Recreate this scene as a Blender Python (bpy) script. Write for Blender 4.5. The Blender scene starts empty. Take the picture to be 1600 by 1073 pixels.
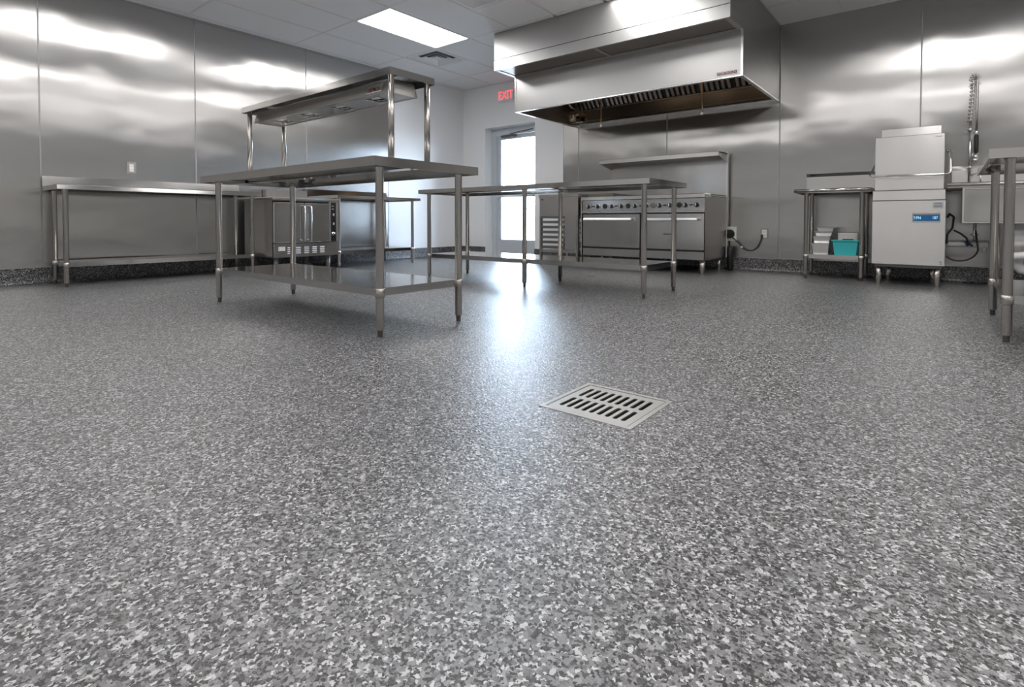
import bpy, bmesh, math, random
from mathutils import Vector, Matrix
random.seed(7)
scn = bpy.context.scene
col = scn.collection
# ------------------------------------------------------------------ camera
F, PX, PY, CH = 840.3, 801.8, 365.04, 0.5782
YAW, PIT, ROLL = math.radians(38.784), math.radians(-1.343), math.radians(0.066)
fw = Vector((-math.sin(YAW)*math.cos(PIT), math.cos(YAW)*math.cos(PIT), math.sin(PIT)))
r0 = Vector((math.cos(YAW), math.sin(YAW), 0)); u0 = r0.cross(fw)
rt = r0*math.cos(ROLL)+u0*math.sin(ROLL); up = -r0*math.sin(ROLL)+u0*math.cos(ROLL)
cd = bpy.data.cameras.new('camera'); cam = bpy.data.objects.new('camera', cd); col.objects.link(cam)
m = Matrix((rt, up, -fw)).transposed().to_4x4(); m.translation = Vector((0, 0, CH)); cam.matrix_world = m
cd.sensor_width = 36; cd.sensor_fit = 'HORIZONTAL'; cd.lens = F/1600*36
cd.shift_x = (800-PX)/1600; cd.shift_y = (PY-536.5)/1600; cd.clip_start = 0.02; cd.clip_end = 500
scn.camera = cam
# ------------------------------------------------------------------ world and exposure
w = bpy.data.worlds.new('sky'); scn.world = w; w.use_nodes = True
bg = w.node_tree.nodes['Background']; bg.inputs[0].default_value = (0.68, 0.83, 1.0, 1); bg.inputs[1].default_value = 26.0
scn.view_settings.view_transform = 'Standard'; scn.view_settings.look = 'None'
scn.view_settings.gamma = 1; scn.view_settings.use_curve_mapping = False
scn.view_settings.exposure = 0.56
PANEL_W = 9.6          # strength of the ceiling light diffusers
scn.cycles.max_bounces = 10; scn.cycles.glossy_bounces = 6; scn.cycles.diffuse_bounces = 5
scn.cycles.sample_clamp_indirect = 4.0; scn.cycles.caustics_reflective = True

XL, YR, ZC = -6.437, 6.649, 2.786
XR, YF = 4.2, -2.75
# ------------------------------------------------------------------ materials
def mat(name, color=(.5, .5, .5), metal=0, rough=.5, aniso=0, emit=None, estr=1, bump=None, spec=None, coat=0, rvar=0):
    m = bpy.data.materials.new(name); m.use_nodes = True
    nt = m.node_tree; b = nt.nodes['Principled BSDF']
    b.inputs['Base Color'].default_value = (*color, 1); b.inputs['Metallic'].default_value = metal
    b.inputs['Roughness'].default_value = rough
    if spec is not None: b.inputs['Specular IOR Level'].default_value = spec
    if coat: b.inputs['Coat Weight'].default_value = coat; b.inputs['Coat Roughness'].default_value = .1
    if aniso:
        b.inputs['Anisotropic'].default_value = aniso
        t = nt.nodes.new('ShaderNodeTangent'); t.direction_type = 'UV_MAP'; t.uv_map = 'UVMap'
        nt.links.new(t.outputs[0], b.inputs['Tangent'])
    if emit: b.inputs['Emission Color'].default_value = (*emit, 1); b.inputs['Emission Strength'].default_value = estr
    last = None
    tc = nt.nodes.new('ShaderNodeTexCoord')
    if bump:
        for sc_, dist, stretch in bump:
            mp = nt.nodes.new('ShaderNodeMapping'); mp.inputs['Scale'].default_value = stretch
            n = nt.nodes.new('ShaderNodeTexNoise'); n.inputs['Scale'].default_value = sc_; n.inputs['Detail'].default_value = 1.0
            nt.links.new(tc.outputs['Object'], mp.inputs[0]); nt.links.new(mp.outputs[0], n.inputs['Vector'])
            bp = nt.nodes.new('ShaderNodeBump'); bp.inputs['Strength'].default_value = 1; bp.inputs['Distance'].default_value = dist
            nt.links.new(n.outputs['Fac'], bp.inputs['Height'])
            if last: nt.links.new(last.outputs[0], bp.inputs['Normal'])
            last = bp
        nt.links.new(last.outputs[0], b.inputs['Normal'])
    # every surface gets a faint procedural variation of roughness and tone
    n = nt.nodes.new('ShaderNodeTexNoise'); n.inputs['Scale'].default_value = 3.0; n.inputs['Detail'].default_value = 4
    nt.links.new(tc.outputs['Object'], n.inputs['Vector'])
    mr = nt.nodes.new('ShaderNodeMapRange'); mr.inputs['To Min'].default_value = max(.02, rough-.03-rvar); mr.inputs['To Max'].default_value = rough+.03+rvar
    nt.links.new(n.outputs['Fac'], mr.inputs['Value']); nt.links.new(mr.outputs[0], b.inputs['Roughness'])
    return m
M = {}
M['wallsteel'] = mat('brushed_wall_steel', (.48, .47, .46), 1, .235, aniso=.95, bump=[(0.8, .020, (1, 1, 1.4)), (2.2, .0040, (1, 1, 1.6))])
M['steel'] = mat('brushed_steel', (.54, .52, .50), 1, .30)
M['panelsteel'] = mat('brushed_panel_steel', (.56, .55, .54), 1, .19, bump=[(1.5, .006, (1.6, 1.6, .35))])
M['navy'] = mat('navy_plastic', (.01, .03, .09), 0, .4)
M['legsteel'] = mat('tube_steel', (.50, .475, .45), 1, .25)
M['topsteel'] = mat('table_steel', (.58, .57, .555), 1, .11, bump=[(1.6, .0005, (1, 1, 1))])
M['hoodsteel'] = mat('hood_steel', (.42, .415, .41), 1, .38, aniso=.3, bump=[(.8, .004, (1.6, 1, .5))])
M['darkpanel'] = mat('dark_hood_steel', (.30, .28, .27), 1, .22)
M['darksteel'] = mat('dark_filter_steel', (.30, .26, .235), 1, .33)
M['brightsteel'] = mat('bright_steel', (.72, .71, .70), 1, .24)
M['dwsteel'] = mat('dishwasher_steel', (.84, .825, .81), 1, .22, bump=[(1.3, .012, (2.2, 1, .3))])
M['handle'] = mat('polished_handle', (.85, .84, .83), 1, .30)
M['chrome'] = mat('chrome', (.75, .75, .75), 1, .10)
M['foot'] = mat('grey_foot', (.16, .15, .145), .6, .4)
M['black'] = mat('black_enamel', (.012, .012, .013), 0, .35)
M['rubber'] = mat('black_rubber', (.02, .02, .02), 0, .6)
M['seam'] = mat('panel_backing', (.10, .10, .10), .3, .6)
M['trimsteel'] = mat('seam_trim', (.34, .33, .33), 1, .5)
M['white'] = mat('white_paint', (.84, .85, .86), 0, .45)
M['farwall'] = mat('grey_paint', (.70, .69, .68), 0, .5)
M['tile'] = mat('ceiling_tile_vinyl', (.80, .80, .81), 0, .55)
M['grid'] = mat('ceiling_grid', (.74, .74, .75), 0, .4)
M['plenum'] = mat('ceiling_void', (.2, .2, .2), 0, .8)
M['diff'] = mat('light_diffuser', (.9, .9, .9), 0, .4, emit=(1.0, .98, .965), estr=PANEL_W)
M['ventdark'] = mat('vent_throat', (.12, .12, .13), 0, .6)
M['doorblue'] = mat('door_aluminium', (.60, .64, .68), .3, .4)
M['exitred'] = mat('exit_red', (.6, .04, .04), 0, .4, emit=(1, .09, .10), estr=1.1)
M['signwhite'] = mat('sign_housing', (.75, .75, .75), 0, .4)
M['drainsteel'] = mat('satin_drain_steel', (.48, .475, .465), .85, .40)
M['teal'] = mat('teal_plastic', (.035, .40, .42), 0, .45)
M['greyplastic'] = mat('grey_plastic', (.55, .54, .52), 0, .45)
M['pvc'] = mat('white_pvc', (.72, .71, .70), 0, .35)
M['outlet'] = mat('outlet_white', (.8, .79, .78), 0, .35)
M['maroon'] = mat('maroon_plate', (.16, .02, .04), 0, .4)
M['label'] = mat('label_white', (.75, .75, .76), 0, .5)
M['labelgrey'] = mat('label_grey', (.42, .43, .46), 0, .5)
M['ink'] = mat('printed_ink', (.18, .18, .19), 0, .5)
M['screen'] = mat('blue_screen', (.005, .05, .14), 0, .2, emit=(.003, .07, .17), estr=.4)
M['screentext'] = mat('screen_text', (.3, .6, .8), 0, .3, emit=(.35, .65, .85), estr=.6)
M['tape'] = mat('blue_tape', (.22, .50, .66), 0, .5)
M['brass'] = mat('copper_pipe', (.45, .33, .25), 1, .3)
M['griddle'] = mat('griddle_iron', (.13, .13, .10), .6, .45)
M['lamp'] = mat('warm_lamp_glass', (.9, .8, .6), 0, .3, emit=(1.0, .72, .42), estr=6)
M['ground'] = mat('outside_concrete', (.75, .74, .72), 0, .9)
M['pebble'] = mat('outside_siding', (.80, .70, .66), 0, .8)
def glass():
    m = bpy.data.materials.new('door_glass'); m.use_nodes = True; nt = m.node_tree; nt.nodes.clear()
    o = nt.nodes.new('ShaderNodeOutputMaterial'); t = nt.nodes.new('ShaderNodeBsdfTransparent'); g = nt.nodes.new('ShaderNodeBsdfGlossy')
    g.inputs['Roughness'].default_value = .02; fr = nt.nodes.new('ShaderNodeFresnel'); fr.inputs[0].default_value = 1.45
    x = nt.nodes.new('ShaderNodeMixShader'); nt.links.new(fr.outputs[0], x.inputs[0]); nt.links.new(t.outputs[0], x.inputs[1]); nt.links.new(g.outputs[0], x.inputs[2])
    nt.links.new(x.outputs[0], o.inputs[0]); t.inputs[0].default_value = (.96, .98, 1, 1); return m
M['glass'] = glass()
def flake(name, stops, small, rough, bumpd, coat):
    m = bpy.data.materials.new(name); m.use_nodes = True; nt = m.node_tree; b = nt.nodes['Principled BSDF']; N = nt.nodes.new; L = nt.links.new
    tc = N('ShaderNodeTexCoord')
    nz = N('ShaderNodeTexNoise'); nz.inputs['Scale'].default_value = 130; nz.inputs['Detail'].default_value = 2
    L(tc.outputs['Object'], nz.inputs['Vector'])
    vm = N('ShaderNodeVectorMath'); vm.operation = 'MULTIPLY_ADD'; vm.inputs[1].default_value = (.010, .010, .010)
    L(nz.outputs['Color'], vm.inputs[0]); L(tc.outputs['Object'], vm.inputs[2])
    def chips(scale):
        v = N('ShaderNodeTexVoronoi'); v.inputs['Scale'].default_value = scale; v.inputs['Randomness'].default_value = 1
        L(vm.outputs[0], v.inputs['Vector'])
        s = N('ShaderNodeSeparateColor'); L(v.outputs['Color'], s.inputs[0]); return s
    a = chips(125); c = chips(210)
    def ramp(src, st):
        r = N('ShaderNodeValToRGB'); r.color_ramp.interpolation = 'CONSTANT'
        e = r.color_ramp.elements
        while len(e) < len(st): e.new(.5)
        for i, (p, v) in enumerate(st): e[i].position = p; e[i].color = (v, v, v*1.03, 1)
        L(src, r.inputs[0]); return r
    r1 = ramp(a.outputs[0], stops); r2 = ramp(c.outputs[1], small)
    gt = N('ShaderNodeMath'); gt.operation = 'GREATER_THAN'; gt.inputs[1].default_value = .52; L(c.outputs[2], gt.inputs[0])
    mx = N('ShaderNodeMix'); mx.data_type = 'RGBA'; L(gt.outputs[0], mx.inputs[0]); L(r1.outputs[0], mx.inputs[6]); L(r2.outputs[0], mx.inputs[7])
    L(mx.outputs[2], b.inputs['Base Color'])
    b.inputs['Roughness'].default_value = rough; b.inputs['Coat Weight'].default_value = coat; b.inputs['Coat Roughness'].default_value = .27
    bn = N('ShaderNodeTexNoise'); bn.inputs['Scale'].default_value = 130; bn.inputs['Detail'].default_value = 2; L(tc.outputs['Object'], bn.inputs['Vector'])
    bp = N('ShaderNodeBump'); bp.inputs['Distance'].default_value = bumpd; L(bn.outputs['Fac'], bp.inputs['Height'])
    L(bp.outputs[0], b.inputs['Normal']); L(bp.outputs[0], b.inputs['Coat Normal'])
    return m
M['floor'] = flake('flake_epoxy', [(0, .035), (.12, .10), (.40, .165), (.74, .245), (.89, .42)], [(0, .004), (.52, .025), (.64, .17), (.86, .48)], .42, .0026, .6)
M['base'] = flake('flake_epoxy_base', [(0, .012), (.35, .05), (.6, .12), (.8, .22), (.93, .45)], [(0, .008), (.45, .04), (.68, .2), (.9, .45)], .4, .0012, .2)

# ------------------------------------------------------------------ mesh helpers
class MB:
    """collects shapes given in world coordinates; build() links them as one mesh object relative to its root"""
    def __init__(s): s.b = bmesh.new()
    def box(s, x0, x1, y0, y1, z0, z1, bev=0, seg=1):
        r = bmesh.ops.create_cube(s.b, size=1); vs = r['verts']
        for v in vs: v.co = Vector(((x0+x1)/2+v.co.x*(x1-x0), (y0+y1)/2+v.co.y*(y1-y0), (z0+z1)/2+v.co.z*(z1-z0)))
        if bev:
            es = list({e for v in vs for e in v.link_edges}); bmesh.ops.bevel(s.b, geom=es, offset=bev, segments=seg, affect='EDGES', profile=.5)
        return s
    def lathe(s, prof, c=(0, 0), n=16, axis='z', at=0, smooth=True):
        """prof: list of (radius, height); axis z: c=(x,y); x: c=(y,z); y: c=(x,z)"""
        rings = []
        for rr, h in prof:
            ring = []
            for i in range(n):
                a = 2*math.pi*i/n; p, q = c[0]+rr*math.cos(a), c[1]+rr*math.sin(a)
                co = (p, q, h) if axis == 'z' else ((h, p, q) if axis == 'x' else (p, h, q))
                ring.append(s.b.verts.new(co))
            rings.append(ring)
        fs = []
        for A, B in zip(rings, rings[1:]):
            for i in range(n): 
                f = s.b.faces.new((A[i], A[(i+1) % n], B[(i+1) % n], B[i])); f.smooth = smooth; fs.append(f)
        fs.append(s.b.faces.new(rings[0][::-1])); fs.append(s.b.faces.new(rings[-1]))
        bmesh.ops.recalc_face_normals(s.b, faces=fs); return s
    def tube(s, pts, r, n=10, closed=False):
        pts = [Vector(p) for p in pts]; rings = []; prev = None
        for i, p in enumerate(pts):
            t = (pts[min(i+1, len(pts)-1)]-pts[max(i-1, 0)]).normalized()
            if prev is None:
                a = Vector((0, 0, 1)) if abs(t.z) < .9 else Vector((1, 0, 0)); u = t.cross(a).normalized()
            else: u = (prev-t*prev.dot(t)).normalized()
            prev = u; v = t.cross(u); rr = r[i] if isinstance(r, (list, tuple)) else r
            rings.append([s.b.verts.new(p+u*rr*math.cos(2*math.pi*k/n)+v*rr*math.sin(2*math.pi*k/n)) for k in range(n)])
        fs = []
        for A, B in zip(rings, rings[1:]):
            for i in range(n): f = s.b.faces.new((A[i], A[(i+1) % n], B[(i+1) % n], B[i])); f.smooth = True; fs.append(f)
        fs.append(s.b.faces.new(rings[0][::-1])); fs.append(s.b.faces.new(rings[-1]))
        bmesh.ops.recalc_face_normals(s.b, faces=fs); return s
    def prism(s, poly, a0, a1, axis='x'):
        """poly in the plane normal to axis: x:(y,z) y:(x,z) z:(x,y)"""
        def co(p, a): return (a, p[0], p[1]) if axis == 'x' else ((p[0], a, p[1]) if axis == 'y' else (p[0], p[1], a))
        A = [s.b.verts.new(co(p, a0)) for p in poly]; B = [s.b.verts.new(co(p, a1)) for p in poly]; n = len(poly)
        fs = [s.b.faces.new((A[i], A[(i+1) % n], B[(i+1) % n], B[i])) for i in range(n)]+[s.b.faces.new(A[::-1]), s.b.faces.new(B)]
        bmesh.ops.recalc_face_normals(s.b, faces=fs); return s
    def mesh(s, name, origin=(0, 0, 0)):
        bmesh.ops.translate(s.b, verts=s.b.verts, vec=-Vector(origin))
        s.b.normal_update()
        uv = s.b.loops.layers.uv.new('UVMap')
        for f in s.b.faces:
            nn = f.normal; ax = max(range(3), key=lambda i: abs(nn[i]))
            for l in f.loops:
                c = l.vert.co; l[uv].uv = (c.y, c.z) if ax == 0 else ((c.x, c.z) if ax == 1 else (c.x, c.y))
        me = bpy.data.meshes.new(name); s.b.to_mesh(me); s.b.free(); return me
    def build(s, name, material, parent=None, loc=None):
        org = loc if loc is not None else (world_of(parent) if parent else (0, 0, 0))
        me = s.mesh(name, org); me.materials.append(M[material])
        o = bpy.data.objects.new(name, me); col.objects.link(o)
        if parent: o.parent = parent; o.location = Vector(org)-Vector(world_of(parent))
        else: o.location = org
        return o
def world_of(o):
    v = Vector((0, 0, 0))
    while o: v += o.location; o = o.parent
    return v
def thing(name, loc, label=None, cat=None, group=None, kind=None):
    o = bpy.data.objects.new(name, None); col.objects.link(o); o.location = loc; o.empty_display_size = .1
    return tag(o, label, cat, group, kind)
def tag(o, label=None, cat=None, group=None, kind=None):
    if label: o['label'] = label
    if cat: o['category'] = cat
    if group: o['group'] = group
    if kind: o['kind'] = kind
    return o
def clone(o, parent=None, loc=None, deep=True):
    c = o.copy(); col.objects.link(c)
    if parent is not None: c.parent = parent
    if loc is not None: c.location = loc
    if deep:
        for ch in list(o.children): clone(ch, c)
    return c
def struct(name, mb, material, parent=None):
    o = mb.build(name, material, parent)
    if not parent: o['kind'] = 'structure'
    return o
def text(name, body, size, loc, rot, material, parent, ext=.001, sx=1):
    cu = bpy.data.curves.new(name, 'FONT'); cu.body = body; cu.size = size; cu.extrude = ext; cu.align_x = 'CENTER'; cu.align_y = 'CENTER'
    t = bpy.data.objects.new(name, cu); col.objects.link(t)
    dg = bpy.context.evaluated_depsgraph_get(); me = bpy.data.meshes.new_from_object(t.evaluated_get(dg)); bpy.data.objects.remove(t)
    me.materials.clear(); me.materials.append(M[material])
    o = bpy.data.objects.new(name, me); col.objects.link(o); o.parent = parent; o.location = Vector(loc)-world_of(parent)
    o.rotation_euler = rot; o.scale = (sx, 1, 1); return o
FRONT = (math.pi/2, 0, 0)          # text that faces -y

# ------------------------------------------------------------------ floor with a hole for the drain
DX0, DX1, DY0, DY1 = -.985, -.672, 1.355, 1.655
fl = MB()
for a in [(XL-.3, DX0, YF-.2, YR+.2), (DX1, XR+.2, YF-.2, YR+.2), (DX0, DX1, YF-.2, DY0), (DX0, DX1, DY1, YR+.2)]:
    x0, x1, y0, y1 = a; vs = [fl.b.verts.new(p) for p in ((x0, y0, 0), (x1, y0, 0), (x1, y1, 0), (x0, y1, 0))]; fl.b.faces.new(vs)
    vs = [fl.b.verts.new(p) for p in ((x0, y1, -.2), (x1, y1, -.2), (x1, y0, -.2), (x0, y0, -.2))]; fl.b.faces.new(vs)
struct('floor', fl, 'floor')
# ------------------------------------------------------------------ walls
DRX0, DRX1, DRZ = -5.935, -4.918, 2.10        # door opening in the far wall
wl = struct('wall_left', MB().box(XL-.2, XL-.012, YF-.2, YR+.2, 0, ZC+.3), 'white')
struct('wall_plaster', MB().box(XL-.012, XL, 5.062, YR, 0, ZC), 'white', wl)
sy = [1.132-1.3055*k for k in range(5, -1, -1)]+[1.132+1.3055, 3.753]
sy[0] = YF; edges = sy+[5.061]
for a, b in zip(edges, edges[1:]):
    MB().box(XL-.011, XL, a+.005, b-.005, .14, ZC).build('steel_panel', 'wallsteel', wl)
for y in edges[1:]:
    MB().prism([(XL-.01, y-.006), (XL+.001, y-.006), (XL+.0025, y-.003), (XL+.0025, y+.003), (XL+.001, y+.006), (XL-.01, y+.006)], .15, ZC, 'z').build('seam_strip', 'trimsteel', wl)
wb = MB().box(XL-.2, DRX0, YR+.012, YR+.3, 0, ZC+.3).box(DRX1, XR+.2, YR+.012, YR+.3, 0, ZC+.3).box(DRX0, DRX1, YR+.012, YR+.3, DRZ, ZC+.3)
wb = struct('wall_back', wb, 'white')
struct('wall_plaster', MB().box(XL, DRX0, YR, YR+.013, 0, ZC).box(DRX1, -4.40, YR, YR+.013, 0, ZC).box(DRX0, DRX1, YR, YR+.013, DRZ, ZC), 'white', wb)
sx = [-4.40, -4.135, -2.808, -1.4755, -.207, 1.06, 2.33, 3.6, XR]
for a, b in zip(sx, sx[1:]):
    MB().box(a+.005, b-.005, YR, YR+.011, .14, ZC).build('steel_panel', 'wallsteel', wb)
for x in sx[1:-1]:
    MB().prism([(x-.006, YR+.01), (x-.006, YR-.001), (x-.003, YR-.0025), (x+.003, YR-.0025), (x+.006, YR-.001), (x+.006, YR+.01)], .15, ZC, 'z').build('seam_strip', 'trimsteel', wb)
struct('wall_front', MB().box(XL-.2, XR+.2, YF-.2, YF, 0, ZC+.3), 'farwall')
struct('wall_right', MB().box(XR, XR+.2, YF-.2, YR+.2, 0, ZC+.3), 'farwall')
# coved flake baseboards with a metal cap
def cove(axis, wall, a0, a1, sgn, name):
    prof = [(wall, 0), (wall+sgn*.05, 0), (wall+sgn*.035, .004), (wall+sgn*.022, .014), (wall+sgn*.014, .03), (wall+sgn*.011, .06), (wall+sgn*.010, .15), (wall, .15)]
    o = struct(name, MB().prism(prof, a0, a1, axis), 'base')
    cap = MB()
    if axis == 'y': cap.box(min(wall, wall+sgn*.014), max(wall, wall+sgn*.014), a0, a1, .15, .1545)
    else: cap.box(a0, a1, min(wall, wall+sgn*.014), max(wall, wall+sgn*.014), .15, .1545)
    cap.build('baseboard_cap', 'trimsteel', o)
cove('y', XL, YF, YR, 1, 'baseboard_left')
cove('x', YR, XL, DRX0, -1, 'baseboard_back'); cove('x', YR, DRX1, XR, -1, 'baseboard_back_right')
# ------------------------------------------------------------------ suspended ceiling
ce = struct('ceiling', MB().box(XL-.2, XR+.2, YF-.2, YR+.2, ZC+.12, ZC+.2), 'plenum')
TX, TY = .6096, 1.2192
gx = []; x = -4.528
while x-TX > XL-.0: x -= TX
while x < XR: gx.append(x); x += TX
gy = []; y = 3.578
while y-TY > YF: y -= TY
while y < YR: gy.append(y); y += TY
xs = [XL]+gx+[XR]; ys = [YF]+gy+[YR]
lights = {(x_, y_) for x_ in (-4.83, -2.39, .05, 2.49) for y_ in (4.19, 1.75, -.69)}
vents = [(-5.435, 5.107), (-3.61, 3.883)]
protile = None
for a, b in zip(xs, xs[1:]):
    for c, d in zip(ys, ys[1:]):
        if b-a < .03 or d-c < .03: continue
        cx, cy = (a+b)/2, (c+d)/2
        if any(abs(cx-lx) < .1 and abs(cy-ly) < .1 for lx, ly in lights): continue
        if a > -4.3 and b < -1.4 and c > 4.7 and d < 6.3: continue
        lo, hi = c, d
        for vx, vy in vents:
            if abs(cx-vx) < .15 and c < vy < d:
                if vy < (c+d)/2: lo = (c+d)/2
                else: hi = (c+d)/2
        full = abs(b-a-TX) < .01 and abs(d-c-TY) < .01 and lo == c and hi == d
        if full and protile: clone(protile, ce, Vector((cx, cy, ZC)), False)
        else:
            o = MB().box(a+.011, b-.011, lo+.011, hi-.011, ZC+.004, ZC+.02).build('ceiling_tile', 'tile', ce, loc=(cx, cy, ZC))
            if full: protile = o
for x in gx: MB().box(x-.012, x+.012, YF, YR, ZC, ZC+.03).build('grid_runner', 'grid', ce)
for y in gy: MB().box(XL, XR, y-.012, y+.012, ZC+.0006, ZC+.03).build('grid_runner', 'grid', ce)
for vx, vy in vents: MB().box(vx-TX/2, vx+TX/2, (vy+TX/2 if vy > 5 else vy+TX/2)-.012, vy+TX/2+.012, ZC+.0006, ZC+.03).build('grid_runner', 'grid', ce)
MB().box(XL, XL+.02, YF, YR, ZC-.0005, ZC+.02).build('wall_angle', 'grid', ce)
MB().box(XL, XR, YR-.02, YR, ZC-.0005, ZC+.02).build('wall_angle', 'grid', ce)
MB().box(-3.918, -1.48, 4.795, 4.848, ZC, ZC+.02).build('ceiling_trim', 'tile', ce)
# recessed light panels
def light_panel(cx, cy, label, grp=None):
    t = thing('ceiling_light', (cx, cy, ZC), label, 'light', grp)
    MB().box(cx-TX/2+.02, cx+TX/2-.02, cy-TY/2+.02, cy+TY/2-.02, ZC+.006, ZC+.012).build('diffuser', 'diff', t)
    f = MB(); 
    f.box(cx-TX/2+.012, cx-TX/2+.024, cy-TY/2+.012, cy+TY/2-.012, ZC+.002, ZC+.03).box(cx+TX/2-.024, cx+TX/2-.012, cy-TY/2+.012, cy+TY/2-.012, ZC+.002, ZC+.03)
    f.box(cx-TX/2+.012, cx+TX/2-.012, cy-TY/2+.012, cy-TY/2+.024, ZC+.002, ZC+.03).box(cx-TX/2+.012, cx+TX/2-.012, cy+TY/2-.024, cy+TY/2-.012, ZC+.002, ZC+.03)
    f.build('frame', 'grid', t)
for lx, ly in sorted(lights):
    if (lx, ly) == (-4.83, 4.19): light_panel(lx, ly, 'long bright white rectangular light panel set in the ceiling, the one in view')
    else: light_panel(lx, ly, 'bright ceiling light panel out of the frame, seen only as a reflection in the steel', 'ceiling lights beyond the frame')
def vent(cx, cy, label):
    t = thing('ceiling_vent', (cx, cy, ZC), label, 'vent')
    MB().box(cx-.29, cx+.29, cy-.29, cy+.29, ZC+.055, ZC+.06).build('throat', 'ventdark', t)
    def ring(o, i, zo, zi, th=.004):
        b = MB()
        for q in range(4):
            c, s = [(1, 0), (0, 1), (-1, 0), (0, -1)][q]
            P = lambda u, v, z: b.b.verts.new((cx+u*c-v*s, cy+u*s+v*c, z))
            A = [P(o, -o, zo), P(o, o, zo), P(i, i, zi), P(i, -i, zi)]
            B = [P(o, -o, zo+th), P(o, o, zo+th), P(i, i, zi+th), P(i, -i, zi+th)]
            b.b.faces.new(A); b.b.faces.new(B[::-1])
            for k in range(4): b.b.faces.new((A[k], A[(k+1) % 4], B[(k+1) % 4], B[k]))
        bmesh.ops.recalc_face_normals(b.b, faces=b.b.faces); return b
    ring(.293, .245, ZC+.002, ZC+.002).build('frame', 'grid', t)
    ring(.240, .185, ZC+.003, ZC+.028).build('louver', 'grid', t)
    ring(.165, .115, ZC+.003, ZC+.028).build('louver', 'grid', t)
    ring(.095, .055, ZC+.003, ZC+.020).build('louver', 'grid', t)
    MB().box(cx-.06, cx+.06, cy-.06, cy+.06, ZC+.006, ZC+.01).build('centre_plate', 'grid', t)
vent(*vents[0], 'square louvered ceiling vent just beyond the bright light panel')
vent(*vents[1], 'square louvered ceiling vent cut off by the top edge, near the exhaust hood')
# ------------------------------------------------------------------ outside
MB().box(-40, 30, YR+.3, 60, -.25, -.02).build('pavement_outside', 'ground')
tag(bpy.data.objects['pavement_outside'], kind='structure')
hs = thing('shed_outside', (-9.2, 14, 0), 'pale pinkish building glimpsed through the glass of the exit door', 'building')
MB().box(-10.6, -8.2, 14, 16, -.02, .95).build('wall', 'pebble', hs)
MB().prism([(-10.8, .95), (-8.0, .95), (-9.4, 1.35)], 13.9, 16.1, 'y').build('roof', 'ground', hs)
# ------------------------------------------------------------------ door
FY = YR+.165
dr = thing('door_1', ((DRX0+DRX1)/2, FY, 0), None, None, None, 'structure')
MB().box(DRX0+.001, DRX0+.095, FY, FY+.09, 0, DRZ-.001).box(DRX1-.05, DRX1-.001, FY, FY+.09, 0, DRZ-.001).box(DRX0+.095, DRX1-.05, FY, FY+.09, 1.99, DRZ-.001).box(DRX0+.095, DRX0+.11, FY+.01, FY+.06, 0, 1.99).build('door_frame', 'doorblue', dr)
LX0, LX1, LZ0, LZ1 = DRX0+.105, DRX1-.055, .012, 1.985
gx0, gx1, gz0, gz1 = -5.755, -5.04, .275, 1.92
lf = MB().box(LX0, gx0, FY+.03, FY+.075, LZ0, LZ1).box(gx1, LX1, FY+.03, FY+.075, LZ0, LZ1).box(gx0, gx1, FY+.03, FY+.075, LZ0, gz0).box(gx0, gx1, FY+.03, FY+.075, gz1, LZ1)
leaf = lf.build('door_leaf', 'doorblue', dr)
MB().box(gx0, gx1, FY+.048, FY+.054, gz0, gz1).build('glass_pane', 'glass', leaf)
MB().box(LX0+.02, LX1-.02, FY-.035, FY-.01, .965, 1.035, .006).box(LX0+.03, LX0+.09, FY-.012, FY+.03, .975, 1.025).box(LX1-.09, LX1-.03, FY-.012, FY+.03, .975, 1.025).build('push_bar', 'brightsteel', leaf)
MB().box(-5.72, -5.42, FY-.03, FY+.03, 1.945, 1.982, .006).build('door_closer', 'foot', leaf)
MB().tube([(-5.52, FY-.02, 1.992), (-5.36, FY-.06, 2.00), (-5.08, FY+.0, 2.035)], .008, 6).build('closer_arm', 'foot', leaf)
MB().box(-5.50, -5.47, FY-.02, FY+.03, 1.86, 1.95).build('closer_bracket', 'brightsteel', leaf)
MB().box(DRX0, DRX1, YR-.0, FY+.1, 0.0005, .012).build('threshold', 'steel', dr)
# exit sign
ex = thing('exit_sign', (-5.472, YR, 2.57), 'lit exit sign with red letters on the white wall above the door', 'sign')
MB().box(-5.625, -5.322, YR-.032, YR, 2.475, 2.668, .004).build('housing', 'signwhite', ex)
text('lettering', 'EXIT', .185, (-5.474, YR-.034, 2.572), FRONT, 'exitred', ex, .002, .80)

# ------------------------------------------------------------------ stainless tables
LEG_R = .0205
def leg(parent, x, y, h, shelf, name='leg'):
    l = MB().lathe([(.019, .034), (LEG_R, .036), (LEG_R, h-.045), (.0235, h-.035), (.0235, h)], (x, y), 20).build(name, 'legsteel', parent, loc=(x, y, 0))
    MB().lathe([(.010, 0), (.013, .002), (.0135, .03), (.0155, .032), (.0155, .036)], (x, y), 14).build('foot', 'foot', l)
    if shelf: MB().lathe([(.0215, shelf-.046), (.0255, shelf-.043), (.0255, shelf-.003), (.0215, shelf+.001)], (x, y), 20).build('collar', 'legsteel', l)
    return l
def pan_slab(b, x0, x1, y0, y1, z, th, t=.0025):
    """sheet-metal top with downturned edges, hollow from below"""
    b.box(x0, x1, y0, y1, z-t, z); b.box(x0, x1, y0, y0+t, z-th, z-t); b.box(x0, x1, y1-t, y1, z-th, z-t)
    b.box(x0, x0+t, y0+t, y1-t, z-th, z-t); b.box(x1-t, x1, y0+t, y1-t, z-th, z-t); return b
def rounded_slab(b, x0, x1, y0, y1, z, th):
    b.box(x0, x1, y0, y1, z-th, z, .006, 2); return b
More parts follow.
